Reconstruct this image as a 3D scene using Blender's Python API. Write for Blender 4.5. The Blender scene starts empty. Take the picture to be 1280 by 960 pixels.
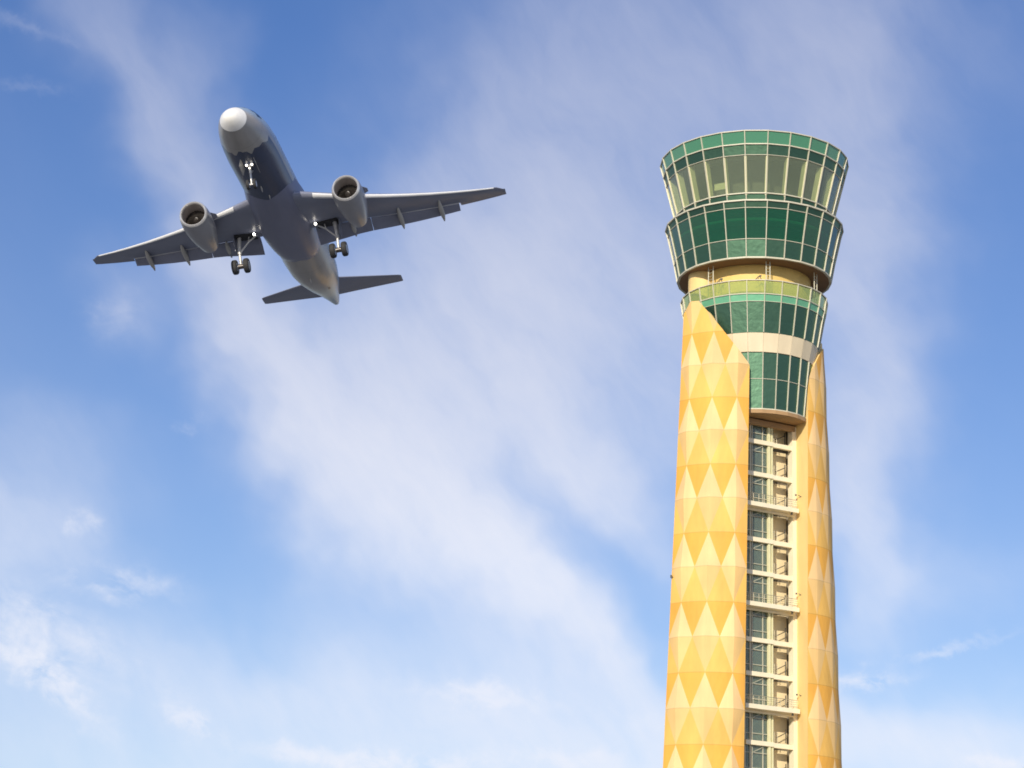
import bpy, bmesh, math, random
from math import sin, cos, pi, radians, atan2, asin, sqrt, exp
from mathutils import Vector, Matrix

random.seed(7)
SC = bpy.context.scene
COL = SC.collection

# ------------------------------------------------------------------ camera
F_PX, CX, CY = 2900.0, 640.0, 480.0
PITCH, ROLL = radians(16.5), 0.030903
cam_d = bpy.data.cameras.new('camera')
cam = bpy.data.objects.new('camera', cam_d)
COL.objects.link(cam)
cam_d.sensor_fit = 'HORIZONTAL'
cam_d.sensor_width = 36.0
cam_d.lens = 36.0 * F_PX / 1280.0
cam_d.clip_start = 0.5
cam_d.clip_end = 60000.0
FWD = Vector((0, cos(PITCH), sin(PITCH)))
R0 = Vector((1, 0, 0))
U0 = R0.cross(FWD)
RGT = R0 * cos(ROLL) + U0 * sin(ROLL)
UPV = -R0 * sin(ROLL) + U0 * cos(ROLL)
EYE = Vector((0, 0, 1.7))
m3 = Matrix((RGT, UPV, -FWD)).transposed()
CAM_M = Matrix.Translation(EYE) @ m3.to_4x4()
cam.matrix_world = CAM_M
SC.camera = cam

# ------------------------------------------------------------------ materials
def new_mat(name):
    m = bpy.data.materials.new(name)
    m.use_nodes = True
    nt = m.node_tree
    nt.nodes.clear()
    out = nt.nodes.new('ShaderNodeOutputMaterial')
    return m, nt, out

def N(nt, t, **kw):
    n = nt.nodes.new(t)
    for k, v in kw.items():
        setattr(n, k, v)
    return n

def pset(p, base=None, rough=None, metal=None, ior=None, coat=None):
    if base is not None and not hasattr(base, 'links'): p.inputs['Base Color'].default_value = (*base, 1)
    if rough is not None: p.inputs['Roughness'].default_value = rough
    if metal is not None: p.inputs['Metallic'].default_value = metal
    if ior is not None: p.inputs['IOR'].default_value = ior
    if coat is not None: p.inputs['Coat Weight'].default_value = coat

def noisy(name, base, rough=0.5, metal=0.0, scale=1.0, amt=0.12, ior=1.45, stretch=(1, 1, 1), bump=0.0, coat=0.0, detail=5):
    """plain material whose colour varies a little by wear"""
    m, nt, out = new_mat(name)
    p = N(nt, 'ShaderNodeBsdfPrincipled'); pset(p, base, rough, metal, ior, coat)
    tc = N(nt, 'ShaderNodeTexCoord'); mp = N(nt, 'ShaderNodeMapping')
    mp.inputs['Scale'].default_value = stretch
    nz = N(nt, 'ShaderNodeTexNoise'); nz.inputs['Scale'].default_value = scale
    nz.inputs['Detail'].default_value = detail; nz.inputs['Roughness'].default_value = 0.6
    L = nt.links.new
    L(tc.outputs['Object'], mp.inputs['Vector']); L(mp.outputs['Vector'], nz.inputs['Vector'])
    rm = N(nt, 'ShaderNodeMapRange')
    rm.inputs['From Min'].default_value = 0.3; rm.inputs['From Max'].default_value = 0.7
    rm.inputs['To Min'].default_value = 1 - amt; rm.inputs['To Max'].default_value = 1 + amt
    L(nz.outputs['Fac'], rm.inputs['Value'])
    vm = N(nt, 'ShaderNodeVectorMath', operation='SCALE')
    vm.inputs[0].default_value = base
    L(rm.outputs['Result'], vm.inputs['Scale'])
    L(vm.outputs['Vector'], p.inputs['Base Color'])
    if bump:
        b = N(nt, 'ShaderNodeBump'); b.inputs['Strength'].default_value = bump; b.inputs['Distance'].default_value = 0.05
        L(nz.outputs['Fac'], b.inputs['Height']); L(b.outputs['Normal'], p.inputs['Normal'])
    L(p.outputs['BSDF'], out.inputs['Surface'])
    return m

def glass(name, tint, ior=1.6, rough=0.03, haze_col=None, haze=0.0, gloss=(1, 1, 1)):
    """tinted architectural glazing: tinted see-through + reflections (+ a little body colour)"""
    m, nt, out = new_mat(name)
    L = nt.links.new
    tr = N(nt, 'ShaderNodeBsdfTransparent'); tr.inputs['Color'].default_value = (*tint, 1)
    gl = N(nt, 'ShaderNodeBsdfGlossy'); gl.inputs['Roughness'].default_value = rough
    gl.inputs['Color'].default_value = (*gloss, 1)
    fr = N(nt, 'ShaderNodeFresnel'); fr.inputs['IOR'].default_value = ior
    mx = N(nt, 'ShaderNodeMixShader')
    body = tr.outputs['BSDF']
    if haze > 0:
        df = N(nt, 'ShaderNodeBsdfDiffuse'); df.inputs['Color'].default_value = (*haze_col, 1)
        m2 = N(nt, 'ShaderNodeMixShader'); m2.inputs['Fac'].default_value = haze
        L(tr.outputs['BSDF'], m2.inputs[1]); L(df.outputs['BSDF'], m2.inputs[2])
        body = m2.outputs['Shader']
    # the pane's inner face must not read as leaving a dense medium
    gm = N(nt, 'ShaderNodeNewGeometry'); sb = N(nt, 'ShaderNodeMath', operation='SUBTRACT'); sb.inputs[0].default_value = 1.0
    L(gm.outputs['Backfacing'], sb.inputs[1])
    ml = N(nt, 'ShaderNodeMath', operation='MULTIPLY'); L(fr.outputs['Fac'], ml.inputs[0]); L(sb.outputs[0], ml.inputs[1])
    L(ml.outputs[0], mx.inputs['Fac']); L(body, mx.inputs[1]); L(gl.outputs['BSDF'], mx.inputs[2])
    L(mx.outputs['Shader'], out.inputs['Surface'])
    return m

def gold(name, base, rough=0.62, metal=0.0):
    """coated metal cladding: sheet joints every half row, faint weather streaks"""
    m, nt, out = new_mat(name)
    L = nt.links.new
    p = N(nt, 'ShaderNodeBsdfPrincipled'); pset(p, base, rough, metal, 1.3)
    tc = N(nt, 'ShaderNodeTexCoord')
    mp = N(nt, 'ShaderNodeMapping'); mp.inputs['Scale'].default_value = (0.9, 0.9, 0.10)
    nz = N(nt, 'ShaderNodeTexNoise'); nz.inputs['Scale'].default_value = 1.0; nz.inputs['Detail'].default_value = 6
    L(tc.outputs['Object'], mp.inputs['Vector']); L(mp.outputs['Vector'], nz.inputs['Vector'])
    nz2 = N(nt, 'ShaderNodeTexNoise'); nz2.inputs['Scale'].default_value = 0.22; nz2.inputs['Detail'].default_value = 3
    L(tc.outputs['Object'], nz2.inputs['Vector'])
    ad = N(nt, 'ShaderNodeMath', operation='ADD'); L(nz.outputs['Fac'], ad.inputs[0]); L(nz2.outputs['Fac'], ad.inputs[1])
    rm = N(nt, 'ShaderNodeMapRange')
    rm.inputs['From Min'].default_value = 0.65; rm.inputs['From Max'].default_value = 1.35
    rm.inputs['To Min'].default_value = 0.87; rm.inputs['To Max'].default_value = 1.08
    L(ad.outputs[0], rm.inputs['Value'])
    # sheet joint: a thin dark gap at every half row
    sx = N(nt, 'ShaderNodeSeparateXYZ'); L(tc.outputs['Object'], sx.inputs['Vector'])
    a = N(nt, 'ShaderNodeMath', operation='SUBTRACT'); a.inputs[1].default_value = ROW_Z0
    d = N(nt, 'ShaderNodeMath', operation='DIVIDE'); d.inputs[1].default_value = ROW_H / 2
    fr = N(nt, 'ShaderNodeMath', operation='FRACT')
    L(sx.outputs['Z'], a.inputs[0]); L(a.outputs[0], d.inputs[0])
    d2 = N(nt, 'ShaderNodeMath', operation='ADD'); d2.inputs[1].default_value = 0.5
    L(d.outputs[0], d2.inputs[0]); L(d2.outputs[0], fr.inputs[0])
    s5 = N(nt, 'ShaderNodeMath', operation='SUBTRACT'); s5.inputs[1].default_value = 0.5; L(fr.outputs[0], s5.inputs[0])
    ab = N(nt, 'ShaderNodeMath', operation='ABSOLUTE'); L(s5.outputs[0], ab.inputs[0])
    lt = N(nt, 'ShaderNodeMath', operation='LESS_THAN'); lt.inputs[1].default_value = 0.011; L(ab.outputs[0], lt.inputs[0])
    jm = N(nt, 'ShaderNodeMapRange'); jm.inputs['To Min'].default_value = 1.0; jm.inputs['To Max'].default_value = 0.82
    L(lt.outputs[0], jm.inputs['Value'])
    mu = N(nt, 'ShaderNodeMath', operation='MULTIPLY'); L(rm.outputs['Result'], mu.inputs[0]); L(jm.outputs['Result'], mu.inputs[1])
    at = N(nt, 'ShaderNodeAttribute'); at.attribute_name = 'tint'
    mt = N(nt, 'ShaderNodeMath', operation='MULTIPLY'); L(mu.outputs[0], mt.inputs[0]); L(at.outputs['Fac'], mt.inputs[1])
    vm = N(nt, 'ShaderNodeVectorMath', operation='SCALE'); vm.inputs[0].default_value = base
    L(mt.outputs[0], vm.inputs['Scale']); L(vm.outputs['Vector'], p.inputs['Base Color'])
    L(p.outputs['BSDF'], out.inputs['Surface'])
    return m

def emitter(name, col, strength):
    m, nt, out = new_mat(name)
    e = N(nt, 'ShaderNodeEmission'); e.inputs['Color'].default_value = (*col, 1); e.inputs['Strength'].default_value = strength
    nt.links.new(e.outputs['Emission'], out.inputs['Surface'])
    return m

ROW_Z0, ROW_H = 104.4, 9.92

M = {}
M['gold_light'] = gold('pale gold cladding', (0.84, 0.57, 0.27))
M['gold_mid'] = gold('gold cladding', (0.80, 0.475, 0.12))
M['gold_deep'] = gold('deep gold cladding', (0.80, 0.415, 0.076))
M['cream'] = noisy('cream paint', (0.82, 0.68, 0.42), 0.6, scale=0.5, amt=0.07, stretch=(1, 1, 0.3))
M['edge'] = noisy('pale yellow render', (0.82, 0.60, 0.25), 0.6, scale=0.5, amt=0.06, stretch=(1, 1, 0.2))
M['white'] = noisy('off white paint', (0.86, 0.77, 0.56), 0.6, scale=0.6, amt=0.06, stretch=(1, 1, 0.3))
M['collar'] = noisy('collar cladding', (0.76, 0.645, 0.44), 0.6, scale=0.5, amt=0.08, stretch=(1, 1, .2))
M['soffit_dark'] = noisy('brown soffit boards', (0.22, 0.125, 0.065), 0.75, scale=0.5, amt=0.12)
M['mullion'] = noisy('pale mullion paint', (0.58, 0.55, 0.42), 0.45, scale=2, amt=0.06)
M['soffit'] = noisy('soffit paint', (0.40, 0.25, 0.12), 0.7, scale=0.4, amt=0.1)
M['drum'] = noisy('ochre drum paint', (0.78, 0.55, 0.18), 0.6, scale=0.6, amt=0.08, stretch=(1, 1, 0.25))
M['core'] = noisy('core concrete', (0.20, 0.17, 0.12), 0.8, scale=0.6, amt=0.2)
M['inner'] = noisy('cab interior', (0.14, 0.145, 0.11), 0.8, scale=0.5, amt=0.3)
M['fin'] = noisy('inner fin paint', (0.74, 0.71, 0.44), 0.5, scale=1, amt=0.05)
M['dark'] = noisy('dark metal', (0.035, 0.033, 0.03), 0.5, scale=3, amt=0.2)
M['rail'] = noisy('rail metal', (0.42, 0.38, 0.27), 0.4, metal=0.4, scale=3, amt=0.1)
M['concrete'] = noisy('roof concrete', (0.34, 0.33, 0.30), 0.8, scale=0.4, amt=0.2)
M['glass_parapet'] = glass('teal parapet glass', (0.24, 0.48, 0.36), 1.55, 0.12, (0.12, 0.36, 0.22), 0.62)
M['glass_window'] = glass('olive window glass', (0.88, 0.92, 0.82), 1.5, 0.05, (0.33, 0.40, 0.31), 0.20)
M['glass_green'] = glass('green gallery glass', (0.34, 0.70, 0.54), 1.55, 0.10, (0.020, 0.15, 0.095), 0.36)
M['glass_rail'] = glass('yellow green glass', (0.78, 0.86, 0.55), 1.5, 0.12, (0.40, 0.50, 0.20), 0.40)
M['glass_bay'] = glass('bay window glass', (0.72, 0.82, 0.78), 1.55, 0.04, (0.26, 0.34, 0.30), 0.26)

def spandrel(name, base, rough=0.42, ior=2.35):
    m, nt, out = new_mat(name)
    L = nt.links.new
    p = N(nt, 'ShaderNodeBsdfPrincipled'); pset(p, base, rough, 0, ior); p.inputs['Specular Tint'].default_value = (.50, .95, .62, 1)
    tc = N(nt, 'ShaderNodeTexCoord')
    nz = N(nt, 'ShaderNodeTexNoise'); nz.inputs['Scale'].default_value = 1.1; nz.inputs['Detail'].default_value = 4
    L(tc.outputs['Object'], nz.inputs['Vector'])
    b = N(nt, 'ShaderNodeBump'); b.inputs['Strength'].default_value = 0.17; b.inputs['Distance'].default_value = 0.25
    L(nz.outputs['Fac'], b.inputs['Height']); L(b.outputs['Normal'], p.inputs['Normal'])
    rr = N(nt, 'ShaderNodeMapRange'); rr.inputs['To Min'].default_value = rough - 0.06; rr.inputs['To Max'].default_value = rough + 0.08
    L(nz.outputs['Fac'], rr.inputs['Value']); L(rr.outputs['Result'], p.inputs['Roughness'])
    L(p.outputs['BSDF'], out.inputs['Surface'])
    return m
M['spandrel'] = spandrel('dark green spandrel glass', (0.002, 0.012, 0.011))
M['spandrel_mid'] = spandrel('mid green spandrel glass', (0.004, 0.018, 0.013))
M['spandrel_mint'] = spandrel('mint spandrel glass', (0.13, 0.38, 0.23), 0.42, 2.35)

# ------------------------------------------------------------------ mesh helper
class MB:
    def __init__(s):
        s.v, s.f, s.mi = [], [], []
    def add(s, verts, faces, mi=0):
        o = len(s.v)
        s.v += [tuple(x) for x in verts]
        s.f += [tuple(o + i for i in f) for f in faces]
        s.mi += [mi] * len(faces)
        return s
    def box(s, c, size, mi=0, rz=0.0):
        x, y, z = (a / 2 for a in size)
        vs = []
        for sx in (-x, x):
            for sy in (-y, y):
                for sz in (-z, z):
                    vs.append((c[0] + sx * cos(rz) - sy * sin(rz), c[1] + sx * sin(rz) + sy * cos(rz), c[2] + sz))
        return s.add(vs, [(0, 1, 3, 2), (4, 6, 7, 5), (0, 4, 5, 1), (2, 3, 7, 6), (0, 2, 6, 4), (1, 5, 7, 3)], mi)
    def hexa(s, b, t, mi=0):
        """b, t: four points each, same order"""
        return s.add(list(b) + list(t), [(3, 2, 1, 0), (4, 5, 6, 7), (0, 1, 5, 4), (1, 2, 6, 5), (2, 3, 7, 6), (3, 0, 4, 7)], mi)
    def beam(s, a, b, w, h, mi=0, side=None):
        """bar with rectangular section; side = direction of w"""
        a, b = Vector(a), Vector(b)
        d = (b - a).normalized()
        sd = Vector(side) if side is not None else d.cross(Vector((0, 0, 1)))
        if sd.length < 1e-4: sd = Vector((1, 0, 0))
        sd = (sd - d * sd.dot(d)).normalized()
        n = d.cross(sd)
        q = [sd * (w / 2 * i) + n * (h / 2 * j) for i, j in ((-1, -1), (1, -1), (1, 1), (-1, 1))]
        return s.hexa([a + k for k in q], [b + k for k in q], mi)
    def tube(s, pts, r, n=8, mi=0, cap=True):
        pts = [Vector(p) for p in pts]
        rs = r if isinstance(r, (list, tuple)) else [r] * len(pts)
        vs, fs = [], []
        ref = None
        for i, p in enumerate(pts):
            d = (pts[min(i + 1, len(pts) - 1)] - pts[max(i - 1, 0)]).normalized()
            if ref is None:
                ref = Vector((0, 0, 1)) if abs(d.z) < 0.9 else Vector((1, 0, 0))
            u = (ref - d * ref.dot(d)).normalized(); w = d.cross(u)
            for k in range(n):
                a = 2 * pi * k / n
                vs.append(p + (u * cos(a) + w * sin(a)) * rs[i])
        for i in range(len(pts) - 1):
            for k in range(n):
                k2 = (k + 1) % n
                fs.append((i * n + k, i * n + k2, (i + 1) * n + k2, (i + 1) * n + k))
        if cap:
            fs.append(tuple(reversed(range(n)))); fs.append(tuple((len(pts) - 1) * n + k for k in range(n)))
        return s.add(vs, fs, mi)
    def loft(s, rings, mi=0, cap=True):
        n = len(rings[0]); vs = [p for r in rings for p in r]; fs = []
        for i in range(len(rings) - 1):
            for k in range(n):
                k2 = (k + 1) % n
                fs.append((i * n + k, i * n + k2, (i + 1) * n + k2, (i + 1) * n + k))
        if cap:
            fs.append(tuple(reversed(range(n)))); fs.append(tuple((len(rings) - 1) * n + k for k in range(n)))
        return s.add(vs, fs, mi)
    def build(s, name, mats, parent=None, smooth=False, sharp=None, fix=True):
        me = bpy.data.meshes.new(name)
        me.from_pydata(s.v, [], s.f)
        if not isinstance(mats, (list, tuple)): mats = [mats]
        for m in mats: me.materials.append(m)
        for p, i in zip(me.polygons, s.mi): p.material_index = i
        if fix:
            bm = bmesh.new(); bm.from_mesh(me)
            bmesh.ops.recalc_face_normals(bm, faces=bm.faces)
            bm.to_mesh(me); bm.free()
        if smooth:
            me.polygons.foreach_set('use_smooth', [True] * len(me.polygons))
            if sharp is not None:
                me.set_sharp_from_angle(angle=radians(sharp))
        me.update()
        o = bpy.data.objects.new(name, me)
        COL.objects.link(o)
        if parent is not None: o.parent = parent
        return o

def thing(name, label, cat, matrix=None):
    o = bpy.data.objects.new(name, None)
    COL.objects.link(o)
    if matrix is not None: o.matrix_world = matrix
    o['label'] = label; o['category'] = cat
    o.empty_display_size = 2.0
    return o

def copy_part(src, parent, loc=None, rz=None):
    c = src.copy(); COL.objects.link(c); c.parent = parent
    if loc is not None: c.location = loc
    if rz is not None: c.rotation_euler = (0, 0, rz)
    for ch in src.children:
        k = ch.copy(); COL.objects.link(k); k.parent = c
    return c

# ------------------------------------------------------------------ control tower
AZ = 0.10841555
TOWER_D = 328.0
tower = thing('control_tower', 'tall gold clad airport control tower with flared green glass crown and open stair recess', 'control tower',
              Matrix.Translation((TOWER_D * sin(AZ), TOWER_D * cos(AZ), 0)) @ Matrix.Rotation(-AZ, 4, 'Z'))
# local frame: -Y faces the photographer, +X is right; "depth" d = -Y

def PT(X, d, z): return Vector((X, -d, z))

def Wz(z): return 12.27 - 0.0326 * (z - 43.3)

def arc3(A, B, C):
    """circle through three plan points -> function of u in [0,1] by arc length, and outward normal"""
    ax, ay = A; bx, by = B; cx, cy = C
    D = 2 * (ax * (by - cy) + bx * (cy - ay) + cx * (ay - by))
    ux = ((ax * ax + ay * ay) * (by - cy) + (bx * bx + by * by) * (cy - ay) + (cx * cx + cy * cy) * (ay - by)) / D
    uy = ((ax * ax + ay * ay) * (cx - bx) + (bx * bx + by * by) * (ax - cx) + (cx * cx + cy * cy) * (bx - ax)) / D
    R = sqrt((ax - ux) ** 2 + (ay - uy) ** 2)
    a0 = atan2(ay - uy, ax - ux); a2 = atan2(cy - uy, cx - ux)
    while a2 > a0: a2 -= 2 * pi                   # clockwise seen from above (left -> front -> right)
    def f(u, h=0.0):
        a = a0 + (a2 - a0) * u
        return (ux + (R + h) * cos(a), uy + (R + h) * sin(a))
    return f

def plan_front(z):
    W = Wz(z); t = (z - 43.0) / 62.0
    A = (-W, (0.86 - 0.14 * t) * W)
    C = (-1.36 + 0.0125 * (z - 42.0), (0.88 + 0.04 * t) * W)
    mx, my = (A[0] + C[0]) / 2, (A[1] + C[1]) / 2
    dx, dy = C[0] - A[0], C[1] - A[1]
    l = sqrt(dx * dx + dy * dy)
    s = (0.155 - 0.02 * t) * W
    return arc3(A, (mx - dy / l * s, my + dx / l * s), C)

def plan_side(z):
    W = Wz(z)
    A = (7.41 + (z - 45) * 0.0068, 0.31 * W)
    return arc3(A, (W, -0.2 * W), (0.72 * W, -0.82 * W))

NSUB = 4
def petal_mesh(plan, ncol, ztop, cut_planes, relief=0.30):
    """folded cladding: rows of diamonds on a curved shell, a set gold tone for each kind of facet"""
    bm = bmesh.new()
    tint = bm.faces.layers.float.new('tint')
    rnd = random.Random(ncol * 13)
    def tri(p, q, r, mi):
        tv = 1.0 + rnd.uniform(-.055, .045)
        # p,q,r = (u, z, h); finely subdivided so that the shell stays curved
        def at(a, b, c):
            u = p[0] * a + q[0] * b + r[0] * c; z = p[1] * a + q[1] * b + r[1] * c; h = p[2] * a + q[2] * b + r[2] * c
            X, d = plan(z)(u, h)
            return bm.verts.new(PT(X, d, z))
        n = NSUB
        idx = {}
        for i in range(n + 1):
            for j in range(n + 1 - i):
                idx[i, j] = at(1 - (i + j) / n, i / n, j / n)
        for i in range(n):
            for j in range(n - i):
                f = bm.faces.new((idx[i, j], idx[i + 1, j], idx[i, j + 1])); f.material_index = mi; f[tint] = tv
                if i + j < n - 1:
                    f = bm.faces.new((idx[i + 1, j], idx[i + 1, j + 1], idx[i, j + 1])); f.material_index = mi; f[tint] = tv
    k = -2
    while True:
        zt = ROW_Z0 - k * ROW_H; zm = zt - ROW_H / 2; zb = zt - ROW_H
        if zt < 0: break
        P = lambda j: ((j + 0.5) / ncol, zt, 0.0)
        B = lambda j: ((j + 0.5) / ncol, zb, 0.0)
        Q = lambda j: (j / ncol, zm, 0.0)
        C = lambda j: ((j + 0.5) / ncol, zm, relief)
        e0t, e1t, e0b, e1b = (0, zt, 0), (1, zt, 0), (0, zb, 0), (1, zb, 0)
        for j in range(ncol):
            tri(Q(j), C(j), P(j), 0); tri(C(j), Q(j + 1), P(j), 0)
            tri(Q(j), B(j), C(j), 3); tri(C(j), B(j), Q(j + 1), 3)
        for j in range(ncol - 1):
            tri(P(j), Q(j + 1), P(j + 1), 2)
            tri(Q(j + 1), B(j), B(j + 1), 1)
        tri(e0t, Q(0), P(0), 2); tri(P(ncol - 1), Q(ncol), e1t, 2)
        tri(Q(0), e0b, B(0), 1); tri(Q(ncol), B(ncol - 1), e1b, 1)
        k += 1
    bmesh.ops.remove_doubles(bm, verts=bm.verts, dist=0.004)
    bmesh.ops.recalc_face_normals(bm, faces=bm.faces)
    # outward check
    c = sum((f.normal.dot(Vector((f.calc_center_median().x, f.calc_center_median().y, 0))) for f in bm.faces))
    if c < 0: bmesh.ops.reverse_faces(bm, faces=bm.faces)
    for co, no in list(cut_planes) + [(Vector((0, 0, 0.02)), Vector((0, 0, -1)))]:
        bmesh.ops.bisect_plane(bm, geom=bm.verts[:] + bm.edges[:] + bm.faces[:], dist=0.001, plane_co=co, plane_no=no, clear_outer=True)
    return bm

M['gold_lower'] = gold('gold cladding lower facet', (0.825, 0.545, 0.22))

def ray_local(x, y, d):
    """tower-local X and Z of an image measurement at depth d"""
    v = FWD + RGT * ((x - CX) / F_PX) - UPV * ((y - CY) / F_PX)
    inv = tower.matrix_world.inverted()
    o = inv @ EYE; w = inv.to_3x3() @ v
    t = (-d - o.y) / w.y
    p = o + w * t
    return p

bpy.context.view_layer.update()

def slope_plane(a, b):
    """plane through two points (X,d,z), running straight back; removes what is above"""
    pa, pb = PT(*a), PT(*b)
    n = (pb - pa).cross(Vector((0, 1, 0)))
    if n.z < 0: n = -n
    return pa, n.normalized()

# top outline of the two visible shells (metres, tower frame)
front_cuts = [slope_plane((-7.9, 8.55, 109.25), (-0.74, 9.3, 99.64)),
              (PT(0, 0, 109.32), Vector((0, 0, 1))),
              slope_plane((-9.95, 7.3, 108.2), (-9.25, 7.8, 109.25))]
side_cuts = [slope_plane((7.95, 3.2, 99.6), (10.2, -1.0, 105.3)), (PT(0, 0, 105.35), Vector((0, 0, 1)))]

def facade(plan, ncol, cuts, relief, name='facade_shell'):
    bm = petal_mesh(plan, ncol, 112, cuts, relief)
    me = bpy.data.meshes.new(name); bm.to_mesh(me); bm.free()
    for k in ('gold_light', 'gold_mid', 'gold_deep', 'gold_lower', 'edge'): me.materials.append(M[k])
    o = bpy.data.objects.new(name, me); COL.objects.link(o); o.parent = tower
    md = o.modifiers.new('thickness', 'SOLIDIFY'); md.thickness = 0.45; md.offset = -1
    md.material_offset_rim = 4; md.use_even_offset = False
    md.use_rim = True
    return o

shell_f = facade(plan_front, 3, front_cuts, 0.50)
shell_s = facade(plan_side, 5, side_cuts, 0.15)
for sh in (shell_f, shell_s):
    c = copy_part(sh, tower, rz=pi)
    c['label'] = 'gold shell on the far side'

def quad_wall(mb, A, B, z0, z1, th, mi=0, ztop_b=None):
    """vertical wall between plan points A,B (X,d)"""
    a, b = Vector(A), Vector(B)
    n = Vector((-(b - a).y, (b - a).x)).normalized() * th / 2
    zb = z1 if ztop_b is None else ztop_b
    bot = [PT(*(a + n), z0), PT(*(b + n), z0), PT(*(b - n), z0), PT(*(a - n), z0)]
    top = [PT(*(a + n), z1), PT(*(b + n), zb), PT(*(b - n), zb), PT(*(a - n), z1)]
    return mb.hexa(bot, top, mi)

# side walls of the recess
mb = MB()
zs = [0, 20, 43, 60, 80, 99.2]
for a, b in zip(zs, zs[1:]):
    ring = []
    for z in (a, b):
        A = plan_side(z)(0.0); A = (A[0] + 0.02, A[1] - 0.03)
        B = (5.85, 0.9)
        ring.append((A, B, z))
    (A0, B0, z0), (A1, B1, z1) = ring
    th = 0.5
    mb.hexa([PT(*A0, z0), PT(*B0, z0), PT(B0[0] + th, B0[1] - .2, z0), PT(A0[0] + th, A0[1] - .6, z0)],
            [PT(*A1, z1), PT(*B1, z1), PT(B1[0] + th, B1[1] - .2, z1), PT(A1[0] + th, A1[1] - .6, z1)])
sw = mb.build('recess_side_wall', M['edge'], tower)
mb = MB()
for a, b in zip(zs, zs[1:]):
    r = []
    for z in (a, b):
        A = plan_front(z)(1.0); r.append([PT(A[0] - 0.02, A[1] - 0.05, z), PT(A[0] - 0.5, A[1] - 0.1, z), PT(A[0] - 0.5, 5.0, z), PT(A[0] - 0.02, 5.0, z)])
    mb.hexa(r[0], r[1])
sw2 = mb.build('recess_side_wall', M['edge'], tower)
for s_ in (sw, sw2): copy_part(s_, tower, rz=pi)

# the core: a plan polygon well inside the shells, hollow towards the recess
mb = MB()
core = [(-8.2, 6.3), (-1.9, 6.3), (5.4, 0.2), (7.6, 0.4), (8.4, -5.2), (8.2, -6.3), (1.9, -6.3), (-5.4, -0.2), (-7.6, -0.4), (-8.4, 5.2)]
core_in = [(x * 0.98, y * 0.98) for x, y in core]
core_in[1] = (-2.2, 4.2); core_in[2] = (4.6, -1.0); core_in[6] = (2.2, -4.2); core_in[7] = (-4.6, 1.0)
n = len(core_in)
mb.add([PT(x, d, 0) for x, d in core_in] + [PT(x, d, 92.6) for x, d in core_in],
       [tuple(range(n)), tuple(range(2 * n - 1, n - 1, -1))] + [(i, (i + 1) % n, n + (i + 1) % n, n + i) for i in range(n)])
mb.build('shaft_core', M['core'], tower)

# ---- recess storeys. The window line runs back to the right at about 35 degrees
RX, RD = Vector((7.0, -5.0, 0)).normalized(), None
LX, LD = RX.x, RX.y
def rec(s, back, z):
    """s metres along the recess from its left end, back metres behind the balcony edge"""
    X = -0.9 + LX * s + LD * back * 1.0
    d = 7.75 + LD * s - LX * back
    return PT(X, d, z)
REC_ANG = atan2(-LD, LX)       # rotation about z of the recess line in local XY (PT flips d)
STOREY = 4.79
SLAB0 = 80.05                   # top of the first balcony under the crown
RL = 8.95                       # length of the balcony front

def rbox(mb, s0, s1, b0, b1, z0, z1, mi=0):
    bot = [rec(s0, b0, z0), rec(s1, b0, z0), rec(s1, b1, z0), rec(s0, b1, z0)]
    top = [rec(s0, b0, z1), rec(s1, b0, z1), rec(s1, b1, z1), rec(s0, b1, z1)]
    return mb.hexa(bot, top, mi)

BK = 1.45        # the window line stands this far behind the balcony edge
S_POST1, S_OPEN1, S_PIER = 5.15, 8.15, 9.0
# balcony (reference at z = 0 = its top)
mb = MB()
bot = [rec(-0.3, 0, -0.62), rec(RL, 0, -0.62), rec(RL - .5, 2.4, -0.62), rec(-0.6, 2.6, -0.62)]
top = [rec(-0.3, 0, 0), rec(RL, 0, 0), rec(RL - .5, 2.4, 0), rec(-0.6, 2.6, 0)]
mb.hexa(bot, top)
rbox(mb, 0, S_PIER, BK - .25, BK - .02, -1.02, -0.63)          # edge beam under it
balcony = mb.build('balcony', M['white'], tower)
mb = MB()
for h in (0.3, 0.6, 0.9, 1.2):
    mb.tube([rec(-0.2, .12, h), rec(RL - .15, .12, h)], 0.028 if h < 1.1 else 0.045, 6)
for i in range(10):
    s = 0.2 + i * 0.92
    mb.tube([rec(s, .12, 0.01), rec(s, .12, 1.2)], 0.035, 6)
rl = mb.build('railing', M['rail'], balcony)
mb = MB()
mb.tube([rec(RL - 1.0, .35, -0.63), rec(RL - 1.0, .35, -0.80)], 0.12, 10)
mb.tube([rec(RL - 1.0, .35, -0.80), rec(RL - 1.0, .35, -0.95)], 0.17, 10)
mb.build('soffit_lamp', M['dark'], balcony)
# bracket lamp on the side wall
mb = MB()
p0 = rec(RL - .15, .5, 2.1)
mb.box(p0, (0.26, 0.22, 0.22)); mb.beam(p0 + Vector((0.3, 0, 0)), p0 + Vector((0.8, 0.1, -0.25)), 0.08, 0.08)
mb.build('bracket_lamp', M['dark'], balcony)
# plain floor beam (reference at its top)
mb = MB(); rbox(mb, 0.75, S_POST1 + .35, BK - .12, BK + .25, -0.62, 0); rbox(mb, S_POST1 + .35, S_PIER - 0.1, BK - .10, BK + .45, -0.72, -0.06)
beam = mb.build('floor_beam', M['white'], tower)
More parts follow.
